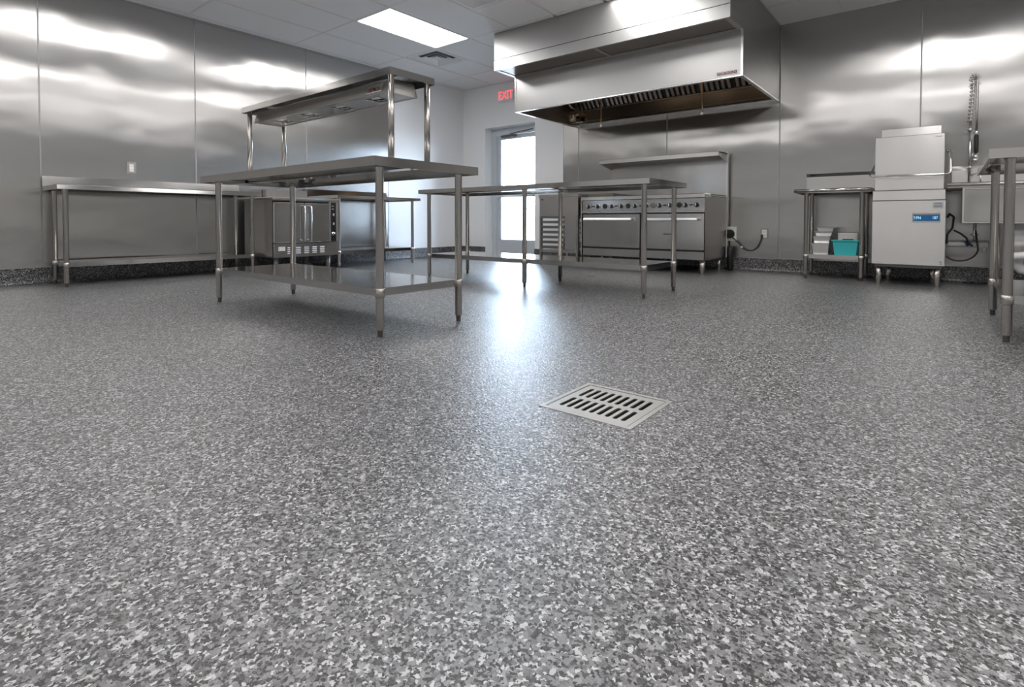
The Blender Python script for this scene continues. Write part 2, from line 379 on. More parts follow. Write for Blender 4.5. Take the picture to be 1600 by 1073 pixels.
def table(label, x0, x1, y0, y1, h, th, ix, iy, shelf, legs, splash=None, group=None, rail='x', roll=False):
    t = thing('work_table', ((x0+x1)/2, (y0+y1)/2, 0), label, 'table', group)
    top = pan_slab(MB(), x0, x1, y0, y1, h, th)
    if roll:
        if roll == 'x+': top.prism([(x1-.004, h-th), (x1+.005, h-th+.002), (x1+.001, h-.006), (x1-.008, h+.001), (x1-.012, h)], y0, y1, 'y')
        else: top.lathe([(th*.45, x0), (th*.45, x1)], (y0+.002, h-th*.45), 12, 'x')
    if splash == 'left': top.prism([(x0, h), (x0+.027, h), (x0+.013, h+.095), (x0, h+.10)], y0, y1, 'y')
    if splash == 'back': top.box(x0, x1, y1-.02, y1, h, h+.16); top.prism([(y1, h+.16), (y1-.02, h+.16), (y1-.045, h+.192), (y1-.025, h+.192)], x0, x1, 'x')
    top.build('tabletop', 'topsteel', t)
    if rail == 'x': ch = MB().box(x0+.03, x1-.03, (y0+y1)/2-.04, (y0+y1)/2+.04, h-.028, h-.0026)
    else: ch = MB().box((x0+x1)/2-.04, (x0+x1)/2+.04, y0+.03, y1-.03, h-.028, h-.0026)
    for lx, ly in legs: ch.box(lx-.035, lx+.035, min(ly, (y0+y1)/2)-.02 if rail == 'x' else ly-.02, max(ly, (y0+y1)/2)+.02 if rail == 'x' else ly+.02, h-.012, h-.0026)
    ch.build('underside_channel', 'topsteel', t)
    lx = [p[0] for p in legs]; ly = [p[1] for p in legs]
    pan_slab(MB(), min(lx), max(lx), min(ly), max(ly), shelf, .040).build('undershelf', 'topsteel', t)
    for a, b in legs: leg(t, a, b, h-th*.3, shelf)
    return t
# near island table
X0, X1, Y0, Y1, H1 = -4.10, -2.115, 1.58, 2.308, .889
table('near island steel table carrying the raised overshelf, with a mirror-like lower shelf', X0, X1, Y0, Y1, H1, .046, .075, .087, .242,
      [(a, b) for a in (X0+.082, X1-.075) for b in (Y0+.087, Y1-.087)])
# overshelf on four posts
OX0, OX1, OY0, OY1, OH = -3.925, -2.261, 1.790, 2.103, 1.3817
ov = thing('overshelf', ((OX0+OX1)/2, (OY0+OY1)/2, H1), 'raised narrow steel shelf on four posts standing on the near island table', 'shelf')
pan_slab(MB(), OX0, OX1, OY0, OY1, OH, .038).build('shelf_board', 'topsteel', ov)
for x in (-3.865, -2.290):
    for y in (OY0+.03, OY1-.03):
        p = MB().lathe([(.0165, H1), (.0165, OH-.004)], (x, y), 18).build('post', 'legsteel', ov)
        MB().lathe([(.028, H1), (.028, H1+.006), (.020, H1+.018), (.0168, H1+.02)], (x, y), 18).build('flange', 'legsteel', p)
# heat lamp strip below the overshelf
hl = thing('heat_lamp_strip', (-3.09, 1.945, 1.27), 'long steel food-warming lamp unit hung under the raised overshelf', 'heat lamp')
HX0, HX1, HY0, HY1, HZ = -3.845, -2.338, 1.838, 2.045, 1.272
pr = MB()
pr.prism([(HY0, HZ), (HY0+.028, HZ+.075), (HY0+.031, HZ+.075), (HY0+.004, HZ)], HX0, HX1).prism([(HY1, HZ), (HY1-.004, HZ), (HY1-.031, HZ+.075), (HY1-.028, HZ+.075)], HX0, HX1)
pr.prism([(HY0+.028, HZ+.072), (HY1-.028, HZ+.072), (HY1-.028, HZ+.075), (HY0+.028, HZ+.075)], HX0, HX1)
for x in (HX0, HX1-.003): pr.prism([(HY0, HZ), (HY1, HZ), (HY1-.028, HZ+.075), (HY0+.028, HZ+.075)], x, x+.003)
pr.build('housing', 'steel', hl)
bt = MB(); cen = [HX0+.22+i*(HX1-HX0-.44)/3 for i in range(4)]
xs_ = [HX0+.003]+[c+s for c in cen for s in (-.06, .06)]+[HX1-.003]
for i in range(0, len(xs_), 2): bt.box(xs_[i], xs_[i+1], HY0+.005, HY1-.005, HZ+.004, HZ+.007)
for c in cen: bt.box(c-.06, c+.06, HY0+.005, HY0+.05, HZ+.004, HZ+.007).box(c-.06, c+.06, HY1-.05, HY1-.005, HZ+.004, HZ+.007)
for c in cen: bt.box(c-.07, c+.07, HY0+.03, HY1-.03, HZ+.040, HZ+.042)
bt.build('reflector_plate', 'brightsteel', hl)
for c in cen:
    l = MB().tube([(c-.055, 1.942, HZ+.022), (c+.055, 1.942, HZ+.022)], .010, 10).build('lamp_tube', 'pvc', hl)
    g = MB()
    for k in range(3): g.tube([(c-.05+k*.05, HY0+.045, HZ+.003), (c-.05+k*.05, HY1-.045, HZ+.003)], .0018, 5)
    g.tube([(c-.06, 1.92, HZ+.003), (c+.06, 1.92, HZ+.003)], .0018, 5).tube([(c-.06, 1.965, HZ+.003), (c+.06, 1.965, HZ+.003)], .0018, 5)
    g.build('wire_guard', 'chrome', l)
cp = MB().prism([(HY0+.001, HZ+.012), (HY0-.002, HZ+.014), (HY0+.016, HZ+.055), (HY0+.019, HZ+.054)], HX1-.19, HX1-.055).build('switch_plate', 'brightsteel', hl)
for i in range(3): MB().box(HX1-.172+i*.036, HX1-.156+i*.036, HY0-.004, HY0+.008, HZ+.024, HZ+.038, .002).build('switch', 'maroon' if i != 1 else 'black', cp)
# far island table with six legs
BX0, BX1, BY0, BY1, BH = -4.193, -1.681, 3.672, 4.396, .894
table('long island table with six legs standing before the range, nothing above it', BX0, BX1, BY0, BY1, BH, .040, 0, 0, .246,
      [(a, b) for a in (BX0+.0765, BX1-.48*2.512, BX1-.0765) for b in (BY0+.08, BY1-.08)])
# left wall table
table('long wall table with a low backsplash on the left steel wall, under the wall outlet', XL+.016, -5.87, 1.135, 2.885, .889, .042, 0, 0, .212,
      [(a, b) for a in (-6.34, -5.945) for b in (1.205, 2.815)], splash='left', rail='y', roll='x+')
# wall table beyond the oven
table('wall table beyond the oven, in front of the white wall corner', XL+.016, -5.67, 3.706, 5.005, .889, .035, 0, 0, .215,
      [(a, b) for a in (-6.35, -5.745) for b in (3.765, 4.925)], splash='left', rail='y')
# right foreground table
table('tall-looking steel table cut off by the right edge of the picture', .155, 1.35, 3.405, 4.60, .922, .045, 0, 0, .226,
      [(a, b) for a in (.236, 1.27) for b in (3.484, 4.45)])
# landing table beside the dishwasher
DTY = 5.99
dt = table('short landing table with rolled front edge left of the dishwasher, holding a teal bin', -1.19, -.545, DTY, YR-.016, .900, .040, 0, 0, .246,
      [(-1.105, 6.14), (-.628, 6.14), (-1.125, 6.53), (-.63, 6.53)], splash='back', roll='y')
# ------------------------------------------------------------------ things on the landing table's lower shelf
SZ = .246
def pan(x0, x1, y0, y1, z0, z1, label):
    t = thing('steam_pan', ((x0+x1)/2, (y0+y1)/2, z0), label, 'pan', 'steel pans stacked on the landing table shelf')
    ins = .012; b = MB(); vs = []
    for z, i in ((z0, ins), (z1-.004, 0)):
        vs.append([b.b.verts.new(p) for p in ((x0+i, y0+i, z), (x1-i, y0+i, z), (x1-i, y1-i, z), (x0+i, y1-i, z))])
    for k in range(4): b.b.faces.new((vs[0][k], vs[0][(k+1) % 4], vs[1][(k+1) % 4], vs[1][k]))
    b.b.faces.new(vs[0][::-1]); b.b.faces.new(vs[1]); b.build('pan_body', 'brightsteel', t)
    MB().box(x0-.006, x1+.006, y0-.006, y1+.006, z1-.006, z1, .002).build('rim', 'chrome', t)
pan(-1.058, -.905, 6.17, 6.42, SZ, SZ+.115, 'deep steel pan with a bright rim, bottom of the stack beside the teal bin')
pan(-1.052, -.900, 6.20, 6.45, SZ+.115, SZ+.185, 'steel pan in the middle of the stack beside the teal bin')
pan(-1.042, -.890, 6.24, 6.49, SZ+.185, SZ+.232, 'shallow steel pan second from the top beside the teal bin')
pan(-1.032, -.880, 6.28, 6.53, SZ+.232, SZ+.272, 'topmost shallow steel pan of the stack beside the teal bin')
bn = thing('storage_bin', (-.77, 6.28, SZ), 'teal plastic bin on the lower shelf left of the dishwasher', 'bin')
b = MB()
def taper(b, x0, x1, y0, y1, z0, z1, i0, i1):
    A = [b.b.verts.new(p) for p in ((x0+i0, y0+i0, z0), (x1-i0, y0+i0, z0), (x1-i0, y1-i0, z0), (x0+i0, y1-i0, z0))]
    B = [b.b.verts.new(p) for p in ((x0+i1, y0+i1, z1), (x1-i1, y0+i1, z1), (x1-i1, y1-i1, z1), (x0+i1, y1-i1, z1))]
    return A, B
A, B_ = taper(b, -.875, -.66, 6.17, 6.42, SZ, .392, .016, 0); Ai, Bi = taper(b, -.872, -.663, 6.173, 6.417, SZ+.004, .392, .016, 0)
for k in range(4):
    b.b.faces.new((A[k], A[(k+1) % 4], B_[(k+1) % 4], B_[k])); b.b.faces.new((Bi[k], Bi[(k+1) % 4], Ai[(k+1) % 4], Ai[k])); b.b.faces.new((B_[k], B_[(k+1) % 4], Bi[(k+1) % 4], Bi[k]))
b.b.faces.new(A[::-1]); b.b.faces.new(Ai)
b.build('bin_body', 'teal', bn)
MB().box(-.886, -.649, 6.159, 6.172, .384, .396).box(-.886, -.649, 6.418, 6.431, .384, .396).box(-.886, -.873, 6.172, 6.418, .384, .396).box(-.662, -.649, 6.172, 6.418, .384, .396).build('bin_rim', 'teal', bn)
tag(MB().box(-.845, -.675, 6.29, 6.40, SZ+.006, .462, .006).build('plastic_tray', 'greyplastic'), 'light grey plastic tray standing upright inside the teal bin', 'tray')
tag(MB().box(-.80, -.70, 6.20, 6.26, SZ+.006, .404, .008).build('sponge_caddy', 'black'), 'small black item showing above the rim inside the teal bin', 'tool')

# ------------------------------------------------------------------ convection oven by the left wall
OXF, OA, OB = -5.65, 2.903, 3.700
on = thing('convection_oven', ((XL+OXF)/2, (OA+OB)/2, 0), 'steel double-door convection oven on legs by the left wall', 'oven')
MB().box(XL+.12, OXF-.035, OA, OB, 0.1758, 0.8081).build('body', 'steel', on)
MB().box(XL+.10, OXF-.0, OA-.004, OB+.002, 0.8081, 0.8372, .004).build('top_cap', 'steel', on)
MB().box(OXF-.036, OXF-.030, OA+.002, OB-.002, .18, .80).build('gap_shade', 'black', on)  # black sheet behind the doors, paints the shade in their gaps
MB().box(XL+.02, XL+.10, 3.17, OB, .845, .955).build('flue_box', 'steel', on)
for (a, b_) in ((OA+.004, 3.2656), (3.2739, 3.5787)):
    MB().box(OXF-.034, OXF+.004, a, b_, 0.3364, 0.7791, .004).build('door', 'panelsteel', on)
for yy in (3.2428, 3.3226):
    MB().tube([(OXF+.005, yy, 0.748), (OXF+.045, yy, 0.7408), (OXF+.050, yy, 0.72), (OXF+.050, yy, 0.3779), (OXF+.045, yy, 0.3592), (OXF+.005, yy, 0.3541)], .0085, 10).build('door_handle', 'chrome', on)
MB().box(OXF-.034, OXF-.003, 3.5828, OB, 0.3364, 0.803).build('control_column', 'steel', on)
pn = MB().box(OXF-.004, OXF+.002, 3.5911, 3.6595, 0.3396, 0.7936).build('control_panel', 'black', on)
for i, zz in enumerate((0.6516, 0.5448, 0.4287)):
    k = MB().lathe([(.016 if i < 2 else .022, OXF+.002), (.015 if i < 2 else .021, OXF+.018), (.008, OXF+.020)], (3.6222, zz), 14, 'x').build('control_knob', 'black' if i < 2 else 'chrome', on)
    MB().box(OXF+.016, OXF+.026, 3.6191, 3.6274, zz-.014, zz+.014).build('pointer', 'label' if i < 2 else 'black', k)
for zz in (0.7511, 0.7169): MB().box(OXF+.002, OXF+.006, 3.6129, 3.6316, zz-.006, zz+.006).build('rocker_switch', 'labelgrey', on)
for yy in (3.5911, 3.6637): MB().box(OXF-.004, OXF+.008, yy-.003, yy+.003, 0.3364, 0.7978).build('panel_trim', 'brightsteel', on)
MB().box(OXF-.034, OXF-.001, OA+.006, OB, 0.1758, 0.3292, .003).build('lower_panel', 'panelsteel', on)
lab = MB().box(OXF-.001, OXF+.002, 2.9577, 3.0323, 0.2504, 0.2929).build('label_plate', 'label', on)
MB().box(OXF+.002, OXF+.0025, 2.9795, 3.0251, 0.2794, 0.2867).box(OXF+.002, OXF+.0025, 2.9795, 3.0251, 0.267, 0.2722).box(OXF+.002, OXF+.0025, 2.9795, 3.0116, 0.2566, 0.2618).box(OXF+.002, OXF+.0025, 2.9618, 2.9743, 0.2587, 0.2867).build('label_print', 'labelgrey', lab)
lv = None
for yy in (3.0614, 3.1619, 3.2604, 3.3589, 3.4563):
    for i in range(4):
        if lv is None: lv = MB().prism([(OXF-.002, 0.2856), (OXF+.009, 0.2800), (OXF+.009, .2770), (OXF-.002, .2745)], yy, yy+.052, 'y').build('louver', 'label', on, loc=(OXF, yy, 0.2856)); base_l = lv.location.copy()
        else: clone(lv, on, base_l+Vector((0, yy-3.0614, -.0205*i)), False)
for (x, y) in ((OXF-.09, OA+.07), (OXF-.09, OB-.09), (XL+.2, OA+.07), (XL+.2, OB-.09)):
    MB().lathe([(.018, 0), (.02, .02), (.026, .06), (.03, .178)], (x, y), 14).build('leg', 'foot', on)
tag(MB().box(OXF-.12, OXF+.0015, 3.39, 3.4989, 0.8373, 0.8387).box(OXF+.0002, OXF+.0015, 3.39, 3.4989, 0.8216, 0.8387).build('tape_strip', 'tape'), 'strip of light blue tape stuck on the top front edge of the convection oven', 'tape')

# ------------------------------------------------------------------ range
RX0, RX1, RY0, RY1 = -3.552, -2.02, 5.79, 6.60
rg = thing('gas_range', ((RX0+RX1)/2, (RY0+RY1)/2, 0), 'wide steel gas range with two oven doors and ten knobs under the exhaust hood', 'range')
MB().box(RX0, RX1, RY0+.034, RY1, .152, .70).box(RX0, RX1, RY0+.057, RY1, .70, .86).build('body', 'steel', rg)
MB().box(RX0+.004, RX1-.003, RY0+.024, RY0+.034, .154, .676).build('gap_shade', 'black', rg)  # added black backing, stands in for shade between doors and kick panels
MB().box(RX0+.006, RX1-.002, RY0+.004, RY0+.05, .8305, .8345).build('shadow_gap', 'black', rg)
MB().box(RX0-.012, RX1+.002, RY0-.006, RY0+.20, .834, .880, .005).box(RX0, RX1, RY0+.2, RY1, .855, .872).build('front_rail', 'brightsteel', rg)
MB().prism([(RY0+.056, .832), (RY0+.009, .832), (RY0+.009, .70), (RY0+.056, .70)], RX0+.012, RX1, 'x').build('knob_panel', 'panelsteel', rg)
MB().box(RX0+.004, RX1, RY0-.008, RY0+.03, .677, .699, .004).build('ledge', 'brightsteel', rg)
def knob(x, z):
    k = MB().lathe([(.026, RY0+.012), (.027, RY0+.0), (.025, RY0-.006), (.019, RY0-.008), (.018, RY0-.030), (.014, RY0-.034)], (x, z), 20, 'y').build('knob', 'black', rg)
    MB().lathe([(.0295, RY0+.013), (.0295, RY0+.003), (.0272, RY0+.0025), (.0272, RY0+.013)], (x, z), 20, 'y').build('bezel', 'chrome', k)
    MB().box(x-.004, x+.004, RY0-.0385, RY0-.030, z-.012, z+.016).build('grip', 'label', k)
for x in (-3.457, -3.33, -3.139, -3.01, -2.834, -2.691, -2.531, -2.405, -2.231, -2.104): knob(x, .758)
for x in (-3.229, -2.919, -2.605, -2.3):
    MB().lathe([(.031, RY0+.012), (.031, RY0+.004), (.024, RY0+.001)], (x, .759), 18, 'y').build('round_badge', 'black' if x != -2.605 else 'foot', rg)
for x in (-3.393, -3.075, -2.762, -2.468, -2.168):
    MB().box(x-.019, x+.019, RY0+.002, RY0+.009, .752, .765, .003).build('valve_mark', 'black', rg)
for a, b_, ha, hb in ((RX0+.018, -2.772, -3.49, -2.85), (-2.752, RX1-.005, -2.665, -2.08)):
    d = MB().box(a, b_, RY0, RY0+.024, .264, .664, .004).build('oven_door', 'panelsteel', rg)
    h = MB().prism([(RY0-.046, .586), (RY0-.058, .586), (RY0-.063, .592), (RY0-.062, .602), (RY0-.056, .613), (RY0-.050, .618), (RY0-.046, .618)], ha, hb).build('door_handle', 'handle', d)
    MB().box(ha+.005, ha+.035, RY0-.05, RY0, .588, .616, .004).box(hb-.035, hb-.005, RY0-.05, RY0, .588, .616, .004).build('handle_bracket', 'chrome', d)
    MB().box(a, b_, RY0+.002, RY0+.024, .158, .246, .003).build('kick_panel', 'panelsteel', rg)
MB().box(-2.475, -2.385, RY0-.010, RY0, .425, .446, .003).build('door_badge', 'foot', rg)
MB().box(RX0-.012, RX0+.004, RY0-.002, RY0+.04, .152, .84).build('side_trim', 'brightsteel', rg)
bs = MB().box(RX0, RX1, RY1-.03, RY1, .872, 1.385).build('back_riser', 'panelsteel', rg)
sh = MB().prism([(RY1, 1.385), (RY0+.46, 1.375), (RY0+.455, 1.372), (RY0+.455, 1.328), (RY0+.465, 1.328), (RY0+.465, 1.362), (RY1, 1.372)], RX0-.02, RX1, 'x')
for x in (RX0-.02, RX1-.006): sh.prism([(RY1, 1.385), (RY0+.46, 1.375), (RY0+.46, 1.33), (RY1, 1.27)], x, x+.006, 'x')
sh.build('high_shelf', 'steel', rg)
MB().box(RX1-.008, RX1+.006, RY1-.05, RY1+.004, .152, 1.40).build('riser_edge', 'brightsteel', rg)
for i in range(5):
    g = MB(); xa = RX0+.56+i*.195
    for k in range(4): g.box(xa+.01+k*.052, xa+.022+k*.052, RY0+.22, RY1-.06, .872, .884)
    for k in range(3): g.box(xa, xa+.18, RY0+.24+k*.24, RY0+.252+k*.24, .872, .884)
    g.build('burner_grate', 'griddle', rg)
MB().box(RX0+.0, RX0+.26, RY0+.15, RY1-.05, .872, .918).build('griddle_plate', 'griddle', rg)
MB().box(RX0+.26, RX0+.36, RY0+.15, RY1-.06, .872, .922).build('griddle_guard', 'griddle', rg)
for (x, y) in ((-2.062, 5.86), (-2.075, 6.45), (-3.50, 5.86), (-3.50, 6.45), (-2.76, 5.86)):
    MB().lathe([(.016, 0), (.018, .008), (.016, .03), (.027, .045), (.031, .152)], (x, y), 16).build('leg', 'legsteel', rg)

# ------------------------------------------------------------------ tray cart left of the range
CX0, CX1, CY0, CY1 = -4.195, -3.60, 5.78, 6.45
ct = thing('tray_cart', ((CX0+CX1)/2, (CY0+CY1)/2, 0), 'open steel equipment stand with tray slots left of the range', 'cart')
MB().box(CX0-.012, CX1+.006, CY0-.01, CY1, .885, .925, .004).build('top', 'steel', ct)
MB().box(CX0, CX1, CY0, CY0+.02, .64, .885).box(CX0, CX1, CY1-.02, CY1, .64, .885).box(CX0, CX0+.02, CY0+.02, CY1-.02, .64, .885).box(CX1-.02, CX1, CY0+.02, CY1-.02, .64, .885).build('upper_panel', 'steel', ct)
MB().lathe([(.01, CY0), (.01, CY0-.02)], (CX0+.05, .862), 10, 'y').build('knob', 'foot', ct)
for x in (CX0, CX1-.03):
    for y in (CY0, CY1-.03): MB().box(x, x+.03, y, y+.03, .03, .64).build('post', 'legsteel', ct)
for x in (CX0+.015, CX1-.015):
    for y in (CY0+.015, CY1-.015): MB().lathe([(.010, 0), (.012, .004), (.012, .03)], (x, y), 10).build('foot', 'foot', ct)
MB().box(CX0+.40, CX1-.03, CY0+.002, CY0+.02, .21, .64).build('side_screen', 'steel', ct)
MB().box(CX0+.03, CX1-.03, CY0, CY1, .172, .205).build('bottom_shelf', 'steel', ct)
for i in range(7):
    z = .222+i*.0655
    MB().box(CX0+.03, CX0+.42, CY0+.004, CY0+.06, z, z+.034).box(CX0+.03, CX0+.05, CY0+.06, CY1-.03, z, z+.012).box(CX0+.40, CX0+.42, CY0+.06, CY1-.03, z, z+.012).build('tray_slide', 'foot', ct)

# ------------------------------------------------------------------ exhaust hood
HX0, HX1, HYF, HZB = -4.186, -1.482, 5.24, 1.937
hd = thing('exhaust_hood', ((HX0+HX1)/2, (HYF+YR)/2, HZB), 'large steel exhaust hood hanging over the range, up to the ceiling', 'hood')
t_ = .004
MB().box(HX0+.02, HX1-.02, HYF, HYF+t_, HZB, ZC-.002).build('front_panel', 'hoodsteel', hd)
MB().box(HX0, HX0+t_, HYF, YR-.004, HZB, ZC-.002).build('side_panel', 'hoodsteel', hd)
MB().box(HX1-t_, HX1, HYF, YR-.004, HZB, ZC-.002).build('side_panel', 'hoodsteel', hd)
for x in (HX0, HX1-.02): MB().box(x, x+.02, HYF-.006, HYF+.01, HZB, ZC-.43 if x > -2 else ZC-.43).build('corner_trim', 'brightsteel', hd)
MB().box(HX0, HX1, HYF-.008, HYF+.03, HZB-.012, HZB+.003, .003).box(HX0-.002, HX0+.03, HYF+.03, YR-.02, HZB-.012, HZB+.003).box(HX1-.03, HX1+.002, HYF+.03, YR-.02, HZB-.012, HZB+.003).build('bottom_lip', 'brightsteel', hd)
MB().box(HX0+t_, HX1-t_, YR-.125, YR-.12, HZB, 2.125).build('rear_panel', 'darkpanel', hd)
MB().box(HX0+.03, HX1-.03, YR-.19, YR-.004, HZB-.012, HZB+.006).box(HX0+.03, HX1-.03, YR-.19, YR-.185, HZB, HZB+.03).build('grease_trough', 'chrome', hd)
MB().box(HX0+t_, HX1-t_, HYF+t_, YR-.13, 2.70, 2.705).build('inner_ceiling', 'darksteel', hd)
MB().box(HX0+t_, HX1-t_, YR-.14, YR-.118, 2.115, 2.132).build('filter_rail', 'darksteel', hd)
# baffle filters leaning forward from the rear panel
fy0, fz0, fy1, fz1 = YR-.135, 2.130, YR-.62, 2.69
nf = 6; fx0 = HX0+.16; fwid = (HX1-.03-fx0)/nf
dvec = Vector((0, fy1-fy0, fz1-fz0)); L_ = dvec.length; dvec.normalize(); nvec = Vector((0, dvec.z, -dvec.y)); nvec = -nvec if nvec.z > 0 else nvec
def slant(b, x0, x1, s0, s1, d0, d1):
    P = lambda x, s, d: b.b.verts.new(Vector((x, fy0, fz0))+dvec*s+nvec*d)
    A = [P(x0, s0, d0), P(x1, s0, d0), P(x1, s1, d0), P(x0, s1, d0)]; B = [P(x0, s0, d1), P(x1, s0, d1), P(x1, s1, d1), P(x0, s1, d1)]
    fs = [b.b.faces.new(A), b.b.faces.new(B[::-1])]+[b.b.faces.new((A[k], A[(k+1) % 4], B[(k+1) % 4], B[k])) for k in range(4)]
    bmesh.ops.recalc_face_normals(b.b, faces=fs)
for i in range(nf):
    a = fx0+i*fwid; f = MB(); slant(f, a+.002, a+fwid-.002, 0, L_, -.03, -.026); slant(f, a+.002, a+.012, 0, L_, -.026, .006); slant(f, a+fwid-.012, a+fwid-.002, 0, L_, -.026, .006); slant(f, a+.012, a+fwid-.012, 0, .012, -.026, .006)
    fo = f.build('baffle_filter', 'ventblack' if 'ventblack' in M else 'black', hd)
    for k in range(6):
        s = MB(); w_ = (fwid-.03)/6; x0 = a+.015+k*w_
        slant(s, x0+.006, x0+w_*.62, .012, L_, -.008, .004); slant(s, x0+.006, x0+.010, .012, L_, -.022, -.008); slant(s, x0+w_*.62-.004, x0+w_*.62, .012, L_, -.022, -.008)
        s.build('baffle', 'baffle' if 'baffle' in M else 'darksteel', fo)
for x in (-3.25, -2.63, -1.93):
    l = MB().lathe([(.035, 2.70), (.05, 2.66), (.05, 2.60), (.035, 2.56), (.012, 2.545)], (x, 5.62), 16).build('hood_lamp', 'lamp', hd)
    MB().lathe([(.055, 2.70), (.055, 2.675)], (x, 5.62), 16).build('lamp_collar', 'chrome', l)
for x in (-3.345, -2.093):
    n = MB().tube([(x, 5.9, 2.70), (x, 5.9, 1.80), (x-.004, 5.9, 1.785)], .009, 8).build('drop_pipe', 'brass', hd)
    MB().lathe([(.012, 1.80), (.013, 1.77), (.018, 1.745), (.010, 1.738)], (x-.003, 5.9), 10).build('nozzle', 'chrome', n)
MB().tube([(HX0+.10, 6.30, 2.69), (HX0+.10, 6.30, 2.20), (HX0+.13, 6.33, 2.15), (HX0+.16, 6.40, 2.13)], .018, 10).tube([(HX0+.02, 6.42, 2.06), (HX0+.2, 6.42, 2.06)], .016, 10).build('conduit', 'brass', hd)
MB().lathe([(.045, 1.97), (.05, 1.99), (.05, 2.05), (.03, 2.07)], (HX0+.12, 6.38), 14).build('grease_cup', 'steel', hd)
# make-up air plenum in front, with enclosure panels above
PY0, PZ0, PZ1 = 4.845, 2.352, 2.468
MB().box(HX0, HX1, PY0, PY0+t_, PZ0, PZ1).box(HX0, HX0+t_, PY0+t_, HYF, PZ0, PZ1).box(HX1-t_, HX1, PY0+t_, HYF, PZ0, PZ1).box(HX0, HX1, PY0+.002, HYF, PZ1-.003, PZ1).build('air_plenum', 'hoodsteel', hd)
MB().box(HX0+.004, HX0+.05, PY0+.004, HYF, PZ0, PZ0+.003).box(HX1-.05, HX1-.004, PY0+.004, HYF, PZ0, PZ0+.003).box(HX0+.05, HX1-.05, PY0+.004, PY0+.03, PZ0, PZ0+.003).box(HX0+.05, HX1-.05, HYF-.06, HYF, PZ0, PZ0+.003).box(-2.86, -2.82, PY0+.03, HYF-.06, PZ0, PZ0+.003).build('plenum_flange', 'steel', hd)
for a, b_ in ((HX0+.05, -2.86), (-2.82, HX1-.05)): MB().box(a, b_, PY0+.03, HYF-.06, PZ0+.006, PZ0+.009).build('diffuser_plate', 'darksteel', hd)
ps = [HX0, -2.99, HX1]
for a, b_ in zip(ps, ps[1:]):
    MB().box(a+.001, b_-.003, PY0+.004, PY0+.008, PZ1+.008, ZC-.002).build('enclosure_panel', 'hoodsteel', hd)
MB().box(HX0, HX0+t_, PY0+.01, HYF, PZ1+.001, ZC-.002).build('enclosure_side', 'hoodsteel', hd)
MB().box(HX1-t_, HX1, PY0+.01, HYF, PZ1+.001, ZC-.002).build('enclosure_side', 'hoodsteel', hd)
MB().box(-3.0, -2.98, PY0+.006, PY0+.0095, PZ1+.003, ZC-.002).build('panel_joint', 'trimsteel', hd)
MB().box(HX0+.004, HX1-.004, PY0+.012, PY0+.02, PZ1, ZC-.002).build('backing', 'black', hd)
pl = MB().box(-1.722, -1.532, HYF-.005, HYF, HZB+.022, HZB+.057).build('name_plate', 'label', hd)
MB().box(-1.717, -1.537, HYF-.0065, HYF-.005, HZB+.026, HZB+.053).build('plate_field', 'maroon', pl)
text('plate_lettering', 'FORTROCH', .030, (-1.627, HYF-.0075, HZB+.0395), FRONT, 'label', pl, .0005, 1.02)

# ------------------------------------------------------------------ dishwasher
WX0, WX1, WY = -.530, .001, 5.95
dw = thing('dishwasher', (-.265, 6.2, 0), 'upright hood-type steel dishwasher with a blue display and wraparound handle', 'dishwasher')
MB().box(WX0, WX1, WY, 6.50, .19, .765, .004).build('lower_body', 'dwsteel', dw)
MB().box(WX0+.003, WX1-.003, WY+.002, 6.50, .770, .857, .003).build('middle_panel', 'dwsteel', dw)
MB().box(WX0+.016, WX1-.014, WY+.008, 6.45, .861, 1.345, .004).build('lifting_hood', 'dwsteel', dw)
MB().box(WX0+.034, WX1-.04, 6.30, 6.52, .86, 1.462, .003).build('rear_housing', 'dwsteel', dw)
MB().box(WX1-.012, WX1+.012, WY+.03, 6.3, .865, 1.20).build('slide_rail', 'foot', dw)
MB().tube([(WX0+.02, 6.35, 1.19), (WX0+.004, 6.30, 1.17), (-.541, 5.93, 1.02), (-.544, 5.895, 1.000), (-.536, 5.878, .992), (-.515, 5.872, .988), (-.02, 5.872, .982), (.008, 5.876, .985), (.024, 5.890, .998), (.028, 5.90, 1.02), (.028, 5.93, 1.17), (.024, 5.95, 1.185), (.0, 5.99, 1.188), (-.014, 6.0, 1.188)], .0095, 10).build('handle', 'chrome', dw)
MB().box(WX0+.02, WX1-.02, WY+.03, 6.46, .165, .19).build('base_frame', 'foot', dw)
for (x, y) in ((-.478, 6.02), (-.052, 6.02), (-.43, 6.40), (-.09, 6.40)):
    MB().lathe([(.016, 0), (.018, .004), (.017, .03), (.022, .036), (.025, .19)], (x, y), 16).build('leg', 'legsteel', dw)
sc_ = MB().box(-.231, -.032, WY-.006, WY, .571, .655, .002).build('display_frame', 'brightsteel', dw)
MB().box(-.226, -.037, WY-.009, WY-.006, .581, .648).build('display_bezel', 'ink', sc_)
MB().box(-.222, -.041, WY-.0105, WY-.009, .585, .636).build('display_screen', 'screen', sc_)
text('display_text', '7:PN', .036, (-.195, WY-.0112, .610), FRONT, 'screentext', sc_, .0004, .75)
text('display_text', '187', .034, (-.071, WY-.0112, .611), FRONT, 'screentext', sc_, .0004, .8)
lb = MB().box(-.090, -.016, WY-.002, WY, .694, .748).build('rating_label', 'labelgrey', dw)
MB().box(-.078, -.026, WY-.0028, WY-.002, .732, .740).box(-.082, -.022, WY-.0028, WY-.002, .716, .722).box(-.082, -.022, WY-.0028, WY-.002, .703, .712).build('label_print', 'ink', lb)
text('hood_lettering', '/ Aad', .024, (-.062, WY+.0075, 1.318), FRONT, 'ink', dw, .0005)
MB().box(-.034, -.020, WY-.002, WY, .222, .232).box(-.034, -.020, WY-.002, WY, .205, .214).build('warning_mark', 'ink', dw)

